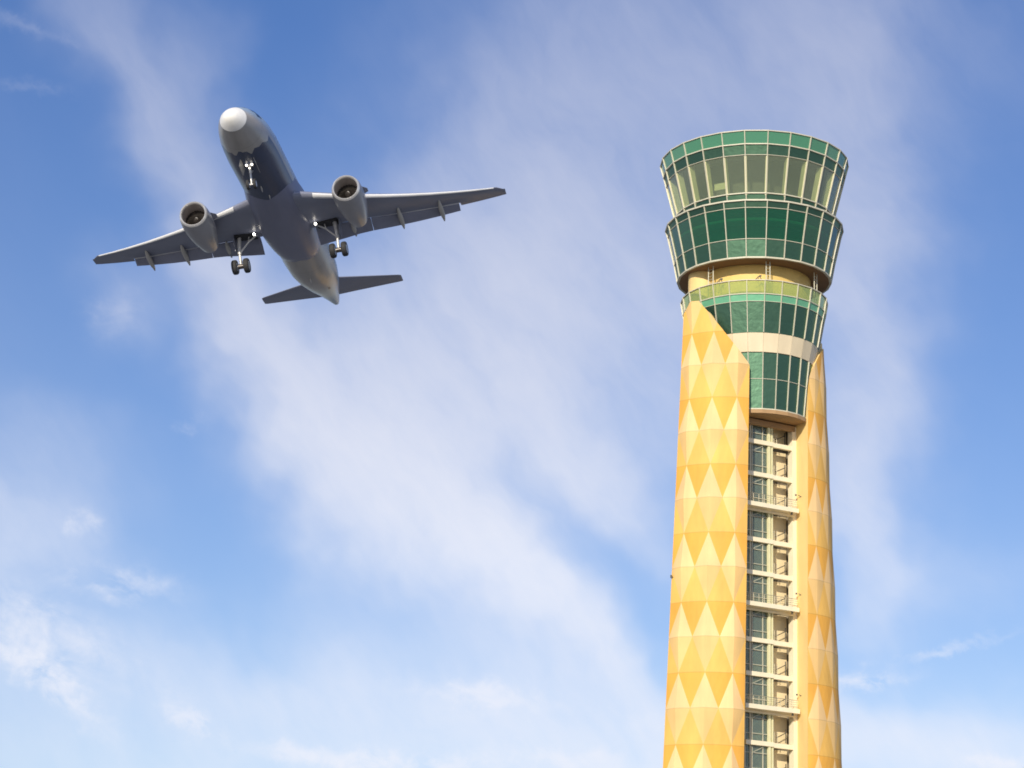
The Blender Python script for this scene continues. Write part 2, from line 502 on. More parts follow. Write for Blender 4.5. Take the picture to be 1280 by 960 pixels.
# one storey of glazed bay; z from 0 (floor) to STOREY
def bay_frame():
    mb = MB()
    for s, w in ((0.85, .13), (1.75, .20), (2.05, .10), (3.9, .08)):
        rbox(mb, s - w / 2, s + w / 2, BK + .30, BK + .44, 0.0, STOREY - .63)
    for z in (1.0, 3.1):
        rbox(mb, 0.0, S_POST1 - .4, BK + .29, BK + .40, z, z + .08)
    # slim ladder bracing standing in front of the glass
    mb.beam(rec(2.1, BK + .2, 3.2), rec(3.8, BK + .2, 4.0), .06, .06)
    return mb
window = bay_frame().build('bay_window', M['mullion'], tower)
mb = MB(); rbox(mb, -0.6, S_POST1 - .2, BK + .46, BK + .50, 0.0, STOREY - .64); mb.build('pane', M['glass_bay'], window)
mb = MB()
rbox(mb, -0.3, S_POST1 - .3, BK + 2.2, BK + 2.3, 0.0, 1.5)
rbox(mb, 0.6, 0.9, BK + 1.6, BK + 1.9, 0.0, STOREY - .7)
rbox(mb, 1.9, 2.1, BK + 1.3, BK + 1.7, 0.0, STOREY - .7)
mb.beam(rec(0.3, BK + 1.2, 0.4), rec(3.6, BK + 1.2, 3.0), .2, .25)
mb.build('lift_frame', M['rail'], window)
# one storey of open stair landing
mb = MB()
rbox(mb, S_POST1 + 1.25, S_PIER + .3, BK + 2.10, BK + 2.22, 0.0, STOREY - .64)       # landing wall, the sun reaches its lower half
stair = mb.build('stair_landing', M['cream'], tower)
mb = MB(); rbox(mb, S_POST1 + .3, S_PIER - .2, BK + 2.9, BK + 3.0, -0.6, STOREY - 0.6); mb.build('back_wall', M['drum'], stair)
mb = MB()
mb.tube([rec(S_POST1 + 1.6, BK + 1.22, 0.85), rec(S_PIER - .5, BK + 1.22, 1.75)], .06, 6)
mb.tube([rec(S_PIER - .55, BK + 1.22, 0.3), rec(S_PIER - .55, BK + 1.22, 2.2)], .07, 6)
mb.build('handrail', M['dark'], stair)
mb = MB()
for z in (0.25, 0.5, 0.75, 1.0, 1.25, 1.5):
    mb.tube([rec(S_POST1 + .3, BK + .5, z), rec(S_POST1 + 1.3, BK + .5, z)], .03, 6)
for s in (.35, .85, 1.35):
    mb.tube([rec(S_POST1 + s, BK + .5, 0), rec(S_POST1 + s, BK + .5, 1.55)], .045, 6)
mb.build('railing', M['rail'], stair)
# columns
mb = MB()
rbox(mb, S_POST1 - .50, S_POST1 - .12, BK + .02, BK + .4, 0, 92.5); c1 = mb.build('recess_post', M['fin'], tower)
mb = MB(); rbox(mb, S_POST1 + .12, S_POST1 + .34, BK + .06, BK + .4, 0, 92.5); c2 = mb.build('recess_post', M['fin'], tower)
mb = MB(); rbox(mb, S_PIER - .22, S_PIER + .75, BK - .20, BK + .9, 0, 92.5); c3 = mb.build('recess_pier', M['white'], tower)
for c in (c1, c2, c3): copy_part(c, tower, rz=pi)

ztop = SLAB0 + 2 * STOREY + 2.2
first = {'b': True, 'm': True, 'w': True}
def place(src, z, rz, key):
    if key in first and first[key] and rz == 0:
        first[key] = False; src.location = (0, 0, z); return src
    return copy_part(src, tower, (0, 0, z), rz)
first['s'] = True
k = 0
zf = SLAB0 + 2 * STOREY
floors = []
while zf > 0:
    is_slab = (round((SLAB0 - zf) / STOREY) % 3 == 0)
    floors.append((zf, is_slab))
    zf -= STOREY
for zf, is_slab in floors:
    place(balcony if is_slab else beam, zf, 0, 'b' if is_slab else 'm')
    place(window, zf, 0, 'w'); place(stair, zf, 0, 's')
for zf, is_slab in floors[:11]:
    place(balcony if is_slab else beam, zf, pi, 'x')
# top storey under the crown is shorter: a lintel closes it
mb = MB(); rbox(mb, -0.2, S_PIER + .2, BK - .3, BK + .3, 91.75, 92.55); mb.build('lintel', M['soffit'], tower)

# ---- crown: four glazed tiers on a ring of 26 facets
NF = 26
OFF = radians(-5.5)
def ring_pt(r, k, z): 
    a = OFF + 2 * pi * k / NF
    return Vector((r * sin(a), -r * cos(a), z))

def cone_r(prof, z):
    if z >= prof[0][1]: return prof[0][0]
    for (r0, z0), (r1, z1) in zip(prof, prof[1:]):
        if z0 >= z >= z1: return r0 + (r1 - r0) * (z0 - z) / (z0 - z1)
    return prof[-1][0]

def tier(name, prof, rows, rims, mull_w=0.125, mat='mullion'):
    """prof: [(r,z)...] from top to bottom; rows: [(pane name, material, z top, z bottom)]; rims: [(z, height, proud)]"""
    mb = MB()
    for k in range(NF):
        a = OFF + 2 * pi * k / NF
        t = Vector((cos(a), sin(a), 0))
        for (r0, z0), (r1, z1) in zip(prof, prof[1:]):
            mb.beam(ring_pt(r0 + .02, k, z0), ring_pt(r1 + .02, k, z1), mull_w, 0.22, side=t)
        for z, h, pr in rims:
            r = cone_r(prof, z)
            A, B = ring_pt(r + pr, k, z), ring_pt(r + pr, k + 1, z)
            Ai, Bi = ring_pt(r - .25, k, z), ring_pt(r - .25, k + 1, z)
            dz = Vector((0, 0, h / 2))
            mb.hexa([A - dz, B - dz, Bi - dz, Ai - dz], [A + dz, B + dz, Bi + dz, Ai + dz])
    fr = mb.build(name, M[mat], tower)
    for pn, mat_k, za, zb in rows:
        ra, rb = cone_r(prof, za) - .06, cone_r(prof, zb) - .06
        mb = MB()
        A, B, C, D_ = ring_pt(ra, 0, za), ring_pt(ra, 1, za), ring_pt(rb, 1, zb), ring_pt(rb, 0, zb)
        nrm = (B - A).cross(D_ - A).normalized() * 0.04
        if nrm.dot(Vector((A.x, A.y, 0))) > 0: nrm = -nrm
        mb.hexa([A, B, C, D_], [A + nrm, B + nrm, C + nrm, D_ + nrm])
        o = mb.build(pn, M[mat_k], fr)
        for k in range(1, NF):
            copy_part(o, fr, rz=2 * pi * k / NF)
    return fr

T1 = [(14.09, 133.70), (13.56, 131.79), (13.18, 130.26), (11.81, 124.84), (11.50, 123.6)]
tier('observation_tier', T1,
     [('parapet_pane', 'glass_parapet', 133.6, 131.85), ('spandrel_pane', 'spandrel', 131.7, 130.3),
      ('observation_window', 'glass_window', 130.2, 124.95), ('sill_pane', 'spandrel_mid', 124.7, 123.6)],
     [(133.68, .14, .08), (131.79, .16, .12), (130.26, .07, .05), (124.84, .16, .10)])
T2 = [(13.17, 123.20), (12.86, 122.21), (11.86, 117.79), (11.36, 115.16)]
tier('gallery_tier', T2,
     [('gallery_spandrel', 'spandrel', 123.1, 122.25), ('gallery_window', 'glass_green', 122.15, 117.85), ('gallery_lower_pane', 'spandrel_mid', 117.72, 115.2)],
     [(123.22, .22, .14), (122.21, .07, .05), (117.79, .08, .05), (115.12, .22, .10)])
T3 = [(10.79, 111.88), (10.48, 109.92), (10.23, 108.86), (9.43, 104.40)]
tier('office_tier', T3,
     [('rail_pane', 'glass_rail', 111.75, 110.0), ('office_band_pane', 'spandrel_mint', 109.85, 108.9), ('office_window', 'spandrel', 108.82, 104.4)],
     [(111.88, .12, .08), (109.92, .12, .06), (108.86, .06, .05)], mull_w=.10)
T5 = [(8.82, 101.6), (8.38, 97.77), (7.94, 93.4)]
tier('base_tier', T5,
     [('base_window', 'spandrel', 101.55, 97.82), ('base_lower_window', 'spandrel', 97.72, 93.45)],
     [(97.77, .07, .05), (93.4, .16, .12)], mull_w=.10)

def disc_ring(name, mat, rt, zt, rb, zb, r_in=0.0, parent=tower, n=NF, seams=False):
    """solid of 26 sides between two radii/heights"""
    mb = MB()
    T = [ring_pt(rt, k, zt) for k in range(n)]; Bq = [ring_pt(rb, k, zb) for k in range(n)]
    mb.loft([Bq, T])
    return mb.build(name, mat, parent)

# cream collar between the office and base tiers (with panel seams)
mb = MB()
for k in range(NF):
    a = OFF + 2 * pi * k / NF; g = 0.006
    def rp(r, q, z): 
        b = OFF + 2 * pi * (k + q) / NF
        return Vector((r * sin(b), -r * cos(b), z))
    mb.hexa([rp(8.84, g, 101.66), rp(8.84, 1 - g, 101.66), rp(8.4, 1 - g, 101.66), rp(8.4, g, 101.66)],
            [rp(9.41, g, 104.36), rp(9.41, 1 - g, 104.36), rp(8.9, 1 - g, 104.36), rp(8.9, g, 104.36)])
mb.build('collar_panel', M['collar'], tower)
disc_ring('collar_backing', M['soffit'], 9.2, 104.3, 8.66, 101.7)
# soffits and floors
def floor_plate(name, mat, r, z0, z1): return disc_ring(name, mat, r, z1, r, z0)
floor_plate('roof_deck', M['concrete'], 13.35, 131.4, 131.75)
floor_plate('observation_floor', M['concrete'], 11.35, 123.25, 123.6)
floor_plate('gallery_floor', M['soffit_dark'], 11.2, 115.02, 115.35)
floor_plate('gallery_ceiling', M['concrete'], 12.7, 122.4, 122.7)
floor_plate('office_roof', M['concrete'], 10.3, 109.7, 109.95)
floor_plate('base_soffit', M['soffit'], 8.17, 92.75, 93.28)
# balustrade inner face behind the yellow-green glass, opaque tower core rooms
def lathe(name, mat, prof, parent, n=52, smooth=True, sharp=35):
    mb = MB()
    mb.loft([[Vector((r * sin(2 * pi * k / n), -r * cos(2 * pi * k / n), z)) for k in range(n)] for r, z in prof])
    return mb.build(name, mat, parent, smooth, sharp)
lathe('cab_core', M['inner'], [(7.6, 123.5), (8.4, 131.5)], tower)
lathe('gallery_core', M['inner'], [(9.0, 115.2), (9.8, 122.5)], tower)
mb = MB()
mb.loft([[ring_pt(11.6, k, 120.75) for k in range(NF)], [ring_pt(11.7, k, 121.1) for k in range(NF)], [ring_pt(9.6, k, 121.1) for k in range(NF)], [ring_pt(9.6, k, 120.75) for k in range(NF)], [ring_pt(11.6, k, 120.75) for k in range(NF)]], cap=False)
mb.build('ceiling_bulkhead', M['white'], tower)
lathe('office_core', M['core'], [(8.2, 101.7), (9.0, 109.8)], tower)
lathe('base_core', M['core'], [(7.3, 93.1), (8.2, 101.8)], tower)
lathe('drum', M['drum'], [(8.35, 109.7), (8.35, 115.1)], tower)
# fins inside the cab, one at each joint
mb = MB()
A, B = Vector((0, -(T1[2][0] - .55), 130.2)), Vector((0, -(T1[3][0] - .55), 124.7))
mb.beam(A, B, 0.30, 0.95, side=(1, 0, 0))
fin = mb.build('cab_fin', M['fin'], tower)
fin.rotation_euler = (0, 0, OFF)
for k in range(1, NF): copy_part(fin, tower, rz=OFF + 2 * pi * k / NF)
# blind seen behind one window, desks inside
mb = MB(); a = OFF - 2 * pi * 1.45 / NF
r = 11.0
mb.box((r * sin(a), -r * cos(a), 126.6), (2.2, 0.15, 1.0), 0, a)
mb.build('equipment_cabinet', M['fin'], tower)

# stair housing bulging from the drum at the left, with a ladder on its flank
mb = MB()
hc = Vector((-7.35, -3.4, 0))
pl = []
for i in range(20):
    b = 2 * pi * i / 20
    x, y = 2.3 * cos(b), 2.3 * sin(b)
    pl.append((hc.x + x, hc.y + y))
mb.loft([[Vector((x, y, 109.9)) for x, y in pl], [Vector((x, y, 115.1)) for x, y in pl]])
hs = mb.build('stair_housing', M['edge'], tower, True, 40)
mb = MB()
la = radians(12)
base = Vector((hc.x + 2.42 * sin(radians(38)), hc.y - 2.42 * cos(radians(38)), 0))
t = Vector((cos(radians(38)), sin(radians(38)), 0))
for sgn in (-.28, .28):
    mb.tube([base + t * sgn + Vector((0, 0, 110)), base + t * sgn + Vector((0, 0, 114.8))], .045, 6)
for i in range(13):
    z = 110.2 + .36 * i
    mb.tube([base - t * .28 + Vector((0, 0, z)), base + t * .28 + Vector((0, 0, z))], .035, 6)
mb.build('ladder', M['rail'], hs)
# suspension rods and small antennas under the gallery
def rod_pair(x0, x1, r):
    mb = MB()
    for xx in (x0, x1):
        dd = sqrt(r * r - xx * xx)
        mb.tube([PT(xx, dd, 109.95), PT(xx, dd, 115.05)], .07, 6)
    for i in range(9):
        z = 110.5 + .5 * i
        mb.tube([PT(x0, sqrt(r * r - x0 * x0), z), PT(x1, sqrt(r * r - x1 * x1), z)], .03, 6)
    return mb.build('access_ladder', M['mullion'], tower)
rod_pair(-6.6, -5.9, 9.9); rod_pair(1.75, 2.3, 9.9); rod_pair(8.75, 9.15, 10.0)
def antenna(x, r, h):
    mb = MB(); dd = sqrt(r * r - x * x)
    b = PT(x, dd, 111.6)
    mb.tube([b, b + Vector((0, 0, h))], .05, 6)
    mb.tube([b + Vector((-.55, 0, h * .45)), b + Vector((.15, 0, h))], .06, 6)
    mb.tube([b + Vector((.55, 0, h * .45)), b + Vector((.2, 0, h))], .06, 6)
    mb.box(b + Vector((.3, 0, h + .05)), (.35, .2, .2))
    return mb.build('antenna_bracket', M['dark'], tower)
antenna(-5.0, 9.7, 1.2); antenna(0.6, 9.8, 1.15); antenna(7.9, 9.6, .8)
# beacon lamps and rods on the roof edge are below the parapet; a small warning lamp on the left shell
mb = MB(); q = PT(-Wz(68.6) - .05, .82 * Wz(68.6), 68.6)
mb.box(q, (.25, .25, .38)); mb.beam(q, q + Vector((.6, .1, -.3)), .1, .1)
mb.build('obstruction_lamp', M['dark'], tower)

# ------------------------------------------------------------------ airliner
q = (-0.390803321, 0.114088545, -0.144254561, -283.832225, -214.817081, 181.897749)
rv = Vector(q[:3]); Rm = Matrix.Rotation(rv.length, 3, rv.normalized())
Bm = Matrix(((0, 1, 0), (0, 0, -1), (1, 0, 0)))
RB = Rm @ Bm                                        # body -> (right, down, forward)
tr = Vector((q[3] * q[5] / F_PX, q[4] * q[5] / F_PX, q[5]))
tr = tr - RB @ Vector((17, 0, 0))
S = Matrix(((1, 0, 0), (0, -1, 0), (0, 0, -1)))     # to blender camera axes
BODY = CAM_M @ (Matrix.Translation(S @ tr) @ (S @ RB).to_4x4())
jet = thing('airliner', 'grey twin engine passenger jet with navy belly descending with its wheels and flaps down', 'airplane', BODY)

M['wing_grey'] = noisy('wing grey paint', (0.235, 0.25, 0.32), 0.38, scale=0.35, amt=0.10, stretch=(2, .6, 1), ior=1.5)
M['wing_flap'] = noisy('flap grey paint', (0.23, 0.24, 0.31), 0.4, scale=0.6, amt=0.12)
M['slat'] = noisy('white slat highlight', (0.85, 0.85, 0.84), 0.4, metal=0.0, scale=1, amt=0.06)  # white base stands in for sunlit highlights on leading edges and flap gap
M['nacelle'] = noisy('nacelle paint', (0.33, 0.325, 0.34), 0.3, scale=0.7, amt=0.08, ior=1.5)
M['lip'] = noisy('polished intake lip', (0.80, 0.78, 0.75), 0.28, metal=0.6, scale=1, amt=0.04)
M['duct'] = noisy('intake duct', (0.36, 0.32, 0.30), 0.5, scale=2, amt=0.1)
M['fan'] = noisy('fan blade metal', (0.10, 0.09, 0.085), 0.35, metal=0.6, scale=2, amt=0.2)
M['spiral'] = noisy('white spiral paint', (0.8, 0.78, 0.75), 0.5, scale=2, amt=0.03)
M['tyre'] = noisy('tyre rubber', (0.035, 0.035, 0.037), 0.75, scale=3, amt=0.2)
M['strut'] = noisy('gear strut paint', (0.62, 0.62, 0.62), 0.35, metal=0.2, scale=2, amt=0.1)
M['radome'] = noisy('white radome paint', (0.86, 0.85, 0.82), 0.35, scale=1.5, amt=0.03)
M['fairing'] = noisy('belly fairing paint', (0.20, 0.21, 0.29), 0.35, scale=0.3, amt=0.12, stretch=(.4, 1.4, 1), ior=1.5)
M['canoe'] = noisy('flap track paint', (0.50, 0.48, 0.44), 0.4, scale=1, amt=0.08)
M['fin_blue'] = noisy('tail fin blue paint', (0.16, 0.30, 0.46), 0.35, scale=0.5, amt=0.06)
M['glass_dark'] = noisy('cockpit glass', (0.012, 0.014, 0.018), 0.08, scale=1, amt=0.1, ior=1.5)
M['lamp'] = emitter('landing lamp', (1.0, 0.93, 0.82), 9)
M['lamp_dim'] = emitter('taxi lamp', (1.0, 0.92, 0.80), 4)

def fuselage_paint():
    m, nt, out = new_mat('fuselage livery')
    L = nt.links.new
    p = N(nt, 'ShaderNodeBsdfPrincipled'); pset(p, (0.4, 0.4, 0.4), 0.30, 0, 1.5)
    tc = N(nt, 'ShaderNodeTexCoord'); sx = N(nt, 'ShaderNodeSeparateXYZ'); L(tc.outputs['Object'], sx.inputs[0])
    def math(op, a, b=None, c=None):
        n = N(nt, 'ShaderNodeMath', operation=op)
        for i, v in enumerate((a, b, c)):
            if v is None: continue
            if isinstance(v, (int, float)): n.inputs[i].default_value = v
            else: L(v, n.inputs[i])
        return n.outputs[0]
    # saw-tooth front edge of the navy belly paint, raked to the sides
    ay = math('ABSOLUTE', sx.outputs['Y'])
    tri = math('PINGPONG', math('ADD', sx.outputs['Y'], 5.13), 0.62)
    tr2 = math('PINGPONG', math('ADD', math('MULTIPLY', sx.outputs['Y'], 1.0), 7.31), 0.29)
    edge = math('ADD', math('ADD', math('MULTIPLY', tri, 0.75), math('MULTIPLY', tr2, 1.1)), math('MULTIPLY', ay, 0.30))
    edge = math('ADD', edge, 2.75)
    m1 = math('GREATER_THAN', sx.outputs['X'], edge)
    # upper edge of the navy climbs slowly towards the tail
    zl = math('ADD', math('MULTIPLY', sx.outputs['X'], -0.012), NAVY_Z)
    m2 = math('LESS_THAN', sx.outputs['Z'], zl)
    m3_ = math('LESS_THAN', sx.outputs['X'], 21.5)
    mask = math('MULTIPLY', math('MULTIPLY', m1, m2), m3_)
    nz = N(nt, 'ShaderNodeTexNoise'); nz.inputs['Scale'].default_value = 0.9; nz.inputs['Detail'].default_value = 5
    mp = N(nt, 'ShaderNodeMapping'); mp.inputs['Scale'].default_value = (.35, 1.6, 1.2)
    L(tc.outputs['Object'], mp.inputs['Vector']); L(mp.outputs[0], nz.inputs['Vector'])
    rm = N(nt, 'ShaderNodeMapRange'); rm.inputs['From Min'].default_value = .3; rm.inputs['From Max'].default_value = .7
    rm.inputs['To Min'].default_value = .85; rm.inputs['To Max'].default_value = 1.1
    L(nz.outputs['Fac'], rm.inputs[0])
    # sky-blue upper sides above the grey belly
    mu = N(nt, 'ShaderNodeMapRange'); mu.inputs['From Min'].default_value = -0.35; mu.inputs['From Max'].default_value = 0.25
    L(sx.outputs['Z'], mu.inputs[0])
    mx0 = N(nt, 'ShaderNodeMix', data_type='RGBA'); L(mu.outputs[0], mx0.inputs['Factor'])
    mx0.inputs['A'].default_value = (0.40, 0.375, 0.345, 1); mx0.inputs['B'].default_value = (0.30, 0.40, 0.52, 1)
    mx = N(nt, 'ShaderNodeMix', data_type='RGBA'); L(mask, mx.inputs['Factor'])
    L(mx0.outputs['Result'], mx.inputs['A']); mx.inputs['B'].default_value = (0.045, 0.062, 0.115, 1)
    # skin panel seams every frame bay
    fr = math('FRACT', math('DIVIDE', sx.outputs['X'], 2.67))
    ln = math('LESS_THAN', fr, 0.012)
    dk = math('SUBTRACT', 1.0, math('MULTIPLY', ln, 0.35))
    vm = N(nt, 'ShaderNodeVectorMath', operation='SCALE'); L(mx.outputs['Result'], vm.inputs[0])
    L(math('MULTIPLY', rm.outputs[0], dk), vm.inputs['Scale']); L(vm.outputs['Vector'], p.inputs['Base Color'])
    L(p.outputs['BSDF'], out.inputs['Surface'])
    return m
NAVY_Z = -0.42
M['livery'] = fuselage_paint()

FUS = [(0.0, -.68, .04, .04), (.10, -.68, .30, .29), (.30, -.66, .52, .50), (.62, -.62, .77, .74), (1.0, -.56, .98, .97), (1.2, -.50, 1.06, 1.05),
       (1.7, -.42, 1.27, 1.28), (2.3, -.30, 1.46, 1.51), (3.0, -.19, 1.63, 1.70), (3.9, -.09, 1.80, 1.88), (5.0, -.03, 1.91, 2.01), (6.3, 0, 1.975, 2.07),
       (10, 0, 1.975, 2.07), (15, 0, 1.975, 2.07), (20, 0, 1.975, 2.07), (24.5, 0, 1.975, 2.07), (26.5, .08, 1.93, 1.99), (28.5, .27, 1.76, 1.79),
       (30.5, .52, 1.48, 1.50), (32.3, .76, 1.17, 1.18), (34, .93, .84, .86), (35.5, 1.03, .55, .58), (36.4, 1.06, .36, .40), (36.8, 1.07, .27, .30)]
FUS = [(x - .62 * max(0, 1 - x / 5), z - .13 * max(0, 1 - x / 5), a, b) for x, z, a, b in FUS]
def fus_at(x):
    for a, b in zip(FUS, FUS[1:]):
        if x <= b[0]:
            t = (x - a[0]) / (b[0] - a[0])
            return tuple(a[i] + (b[i] - a[i]) * t for i in range(1, 4))
    return FUS[-1][1:]
def fus_pt(x, a, off=0.0):
    zc, ry, rz = fus_at(x)
    return Vector((x, (ry + off) * sin(a), zc + (rz + off) * cos(a)))
NS = 48
X_RAD = FUS[4][0]
mb = MB()
st = [s[0] for s in FUS if s[0] >= X_RAD]
mb.loft([[fus_pt(x, 2 * pi * k / NS) for k in range(NS)] for x in st])
fus = mb.build('fuselage', M['livery'], jet, True, 50)
mb = MB()
st = [s[0] for s in FUS if s[0] <= X_RAD]
mb.loft([[fus_pt(x, 2 * pi * k / NS, 0.004) for k in range(NS)] for x in st])
mb.build('radome', M['radome'], jet, True, 60)
# cockpit windows: three panes a side, laid on the skin
for sgn in (1, -1):
    for a0, a1, x0, x1 in ((4, 27, 1.75, 2.45), (29, 50, 1.95, 2.75), (52, 68, 2.3, 3.05)):
        mb = MB(); g = []
        for i in range(5):
            for j in range(3):
                a = radians(a0 + (a1 - a0) * i / 4) * sgn
                g.append(fus_pt(x0 + (x1 - x0) * j / 2, a, 0.012))
        mb.add(g, [(i * 3 + j, (i + 1) * 3 + j, (i + 1) * 3 + j + 1, i * 3 + j + 1) for i in range(4) for j in range(2)])
        mb.build('cockpit_window', M['glass_dark'], fus)
# cabin windows along both sides
mb = MB()
for sgn in (1, -1):
    for i in range(44):
        x = 6.2 + i * 0.53
        if 10.9 < x < 11.2: continue
        a = radians(75) * sgn
        c = [fus_pt(x + dx, a + da * sgn, 0.012) for dx, da in ((-.11, -.075), (.11, -.075), (.11, .075), (-.11, .075))]
        mb.add(c, [(0, 1, 2, 3)])
mb.build('cabin_window_row', M['glass_dark'], fus)
# tail cone exhaust, tail bumps, blade antennas under the belly
mb = MB(); mb.tube([(36.78, 0, 1.07), (37.05, 0, 1.09)], [.25, .19], 16); mb.build('exhaust_pipe', M['fan'], fus)
def blade(x, h, c, y=0.0):
    mb = MB(); zc, ry, rz = fus_at(x); z = zc - rz + .03
    mb.hexa([(x, y - .03, z), (x + c, y - .03, z), (x + c, y + .03, z), (x, y + .03, z)],
            [(x + .35 * c, y - .015, z - h), (x + c, y - .015, z - h), (x + c, y + .015, z - h), (x + .35 * c, y + .015, z - h)])
    mb.build('blade_antenna', M['canoe'], fus)
blade(8.4, .32, .45); blade(25.2, .30, .4); blade(10.0, .22, .3, .25)
for y, x, s in ((.75, 29.6, .35), (-.55, 34.3, .30)):
    mb = MB(); zc, ry, rz = fus_at(x); a = atan2(y, -1.0)
    pts = [fus_pt(x + dx, pi - asin(max(-.9, min(.9, y / ry))) + da, .015) for dx, da in ((-s, -.06), (s, -.06), (s, .06), (-s, .06))]
    mb.add(pts, [(0, 1, 2, 3)]); mb.build('drain_panel', M['fan'], fus)

# wing/body fairing: a long blister under the belly
mb = MB(); rings = []
for i in range(15):
    t = i / 14; x = 9.6 + 13.2 * t
    s = max(0.02, sin(pi * min(1, max(0, t))) ** 0.45)
    w = 1.25 + 1.02 * s; dz = 1.55 + .92 * s
    ring = []
    for k in range(28):
        a = -pi / 2 + pi * k / 27 * 1.0
        e = 0.72
        yy = w * (abs(sin(a)) ** e) * (1 if sin(a) > 0 else -1)
        zz = -(abs(cos(a)) ** e) * dz
        ring.append(Vector((x, yy, zz - .02)))
    rings.append(ring)
mb.loft(rings); mb.build('belly_fairing', M['fairing'], jet, True, 50)

# ---- wings
AF = [(1.0, .004), (.85, .030), (.65, .062), (.45, .082), (.28, .085), (.14, .068), (.05, .042), (.012, .02), (0, 0), (.012, -.016), (.05, -.030), (.14, -.043), (.28, -.048), (.45, -.045), (.65, -.028), (.85, -.010), (1.0, -.004)]
def section(x_le, chord, y, z, tw=0.0, tmul=1.0, cut=1.0, start=0.0):
    r = []
    for fx, fz in AF:
        g = start + (cut - start) * fx
        # thickness stays that of the full aerofoil at that station
        th = fz
        if cut < 1.0 and fx > .5: th = fz + (0.012 if fz > 0 else -0.004)
        X = g * chord; Z = th * chord * tmul
        r.append(Vector((x_le + X * cos(tw) + Z * sin(tw), y, z - X * sin(tw) * 1.0 + Z * cos(tw))))
    return r
def LE(y): return 11.92 + .636 * (y - 2.2)
def TE(y):
    if y < 6.4: return 18.75 + (19.15 - 18.75) * (y - 2) / 4.4
    return 19.15 + (22.65 - 19.15) * (y - 6.4) / 10.5
def ZW(y): return -1.32 + .060 * (y - 2) + (0.0074 * (y - 2) ** 2)
def side_mirror(v, s): return Vector((v.x, v.y * s, v.z))

def make_wing(s):
    mb = MB(); R = []
    for y in (1.2, 2.2, 4.2, 6.4, 9, 11.5, 13.38):
        c = TE(y) - LE(y); R.append(section(LE(y), c, y, ZW(y), radians(2.5) * (1 - y / 17), 1.15 if y < 7 else 1.0, 0.80))
    for y in (13.42, 15, 16.4, 16.85, 17.0):
        c = TE(y) - LE(y); sh = .0 if y < 16.6 else (.08 if y < 16.8 else .4)
        R.append(section(LE(y) + sh, c - sh, y, ZW(y), radians(.5), 1.0 if y < 16.6 else .7))
    mb.loft([[side_mirror(v, s) for v in r] for r in R])
    w = mb.build('wing', M['wing_grey'], jet, True, 40)
    # slats, slightly extended; their white colour carries the sunlit edge highlight
    for y0, y1 in ((3.1, 5.15), (6.65, 16.2)):
        mb = MB(); R = []
        for i in range(7):
            y = y0 + (y1 - y0) * i / 6; c = TE(y) - LE(y)
            r = []
            for fx, fz in ((.13, .072), (.06, .05), (.015, .024), (0, 0), (.012, -.02), (.04, -.032), (.055, -.03), (.05, .01), (.10, .055)):
                r.append(Vector((LE(y) + fx * c * 1.0 - .10, s * y, ZW(y) + fz * c * 1.0 - .07)))
            R.append(r)
        mb.loft(R); mb.build('slat', M['slat'], w, True, 40)
    # flaps, lowered
    for y0, y1 in ((2.25, 6.48), (6.52, 13.3)):
        mb = MB(); R = []
        for i in range(5):
            y = y0 + (y1 - y0) * i / 4; c = TE(y) - LE(y)
            fx = LE(y) + .812 * c; R.append([side_mirror(v, s) for v in section(fx, (.27 if y > 6.4 else .25) * c, y, ZW(y) - .026 * c - .02, radians(32), 1.25)])
        mb.loft(R); mb.build('flap', M['wing_flap'], w, True, 40)
        mb = MB()          # pale strip put in for the daylight falling through the gap
        for i in range(4):
            ya, yb = y0 + (y1 - y0) * i / 4, y0 + (y1 - y0) * (i + 1) / 4
            pa, pb = [Vector((LE(y) + .808 * (TE(y) - LE(y)), s * y, ZW(y) - .018 * (TE(y) - LE(y)))) for y in (ya, yb)]
            mb.beam(pa, pb, .10, .06, side=(1, 0, 0))
        mb.build('flap_gap_light', M['slat'], w)
    # flap track fairings
    for y in (5.05, 8.75, 11.9):
        c = TE(y) - LE(y); mb = MB()
        L_ = (.95 if y > 6 else .62) * 2.7
        x0 = TE(y) - L_ * .72; pts, rs = [], []
        for i in range(11):
            t = i / 10
            x = x0 + L_ * t; z = ZW(y) - .035 * c - .30 * sin(pi * min(t * 1.1, 1)) - max(0, t - .45) ** 1.3 * 1.35
            pts.append((x, s * y, z)); rs.append(max(.02, .20 * sin(pi * (t * .93 + .04)) ** .6))
        mb.tube(pts, rs, 12); mb.build('flap_track_fairing', M['canoe'], w, True, 40)
    # root landing lamp
    mb = MB(); cpos = Vector((16.2, s * 2.45, ZW(2.45) - .55))
    mb.tube([cpos, cpos + Vector((.12, 0, 0))], [.085, .085], 14); mb.build('landing_light', M['lamp'], w)
    mb = MB(); mb.tube([cpos + Vector((.125, 0, .0)), cpos + Vector((.30, 0, .05)), cpos + Vector((.4, 0, .25))], [.12, .10, .05], 14); mb.build('landing_light_housing', M['strut'], w)
    return w
for s in (1, -1): make_wing(s)

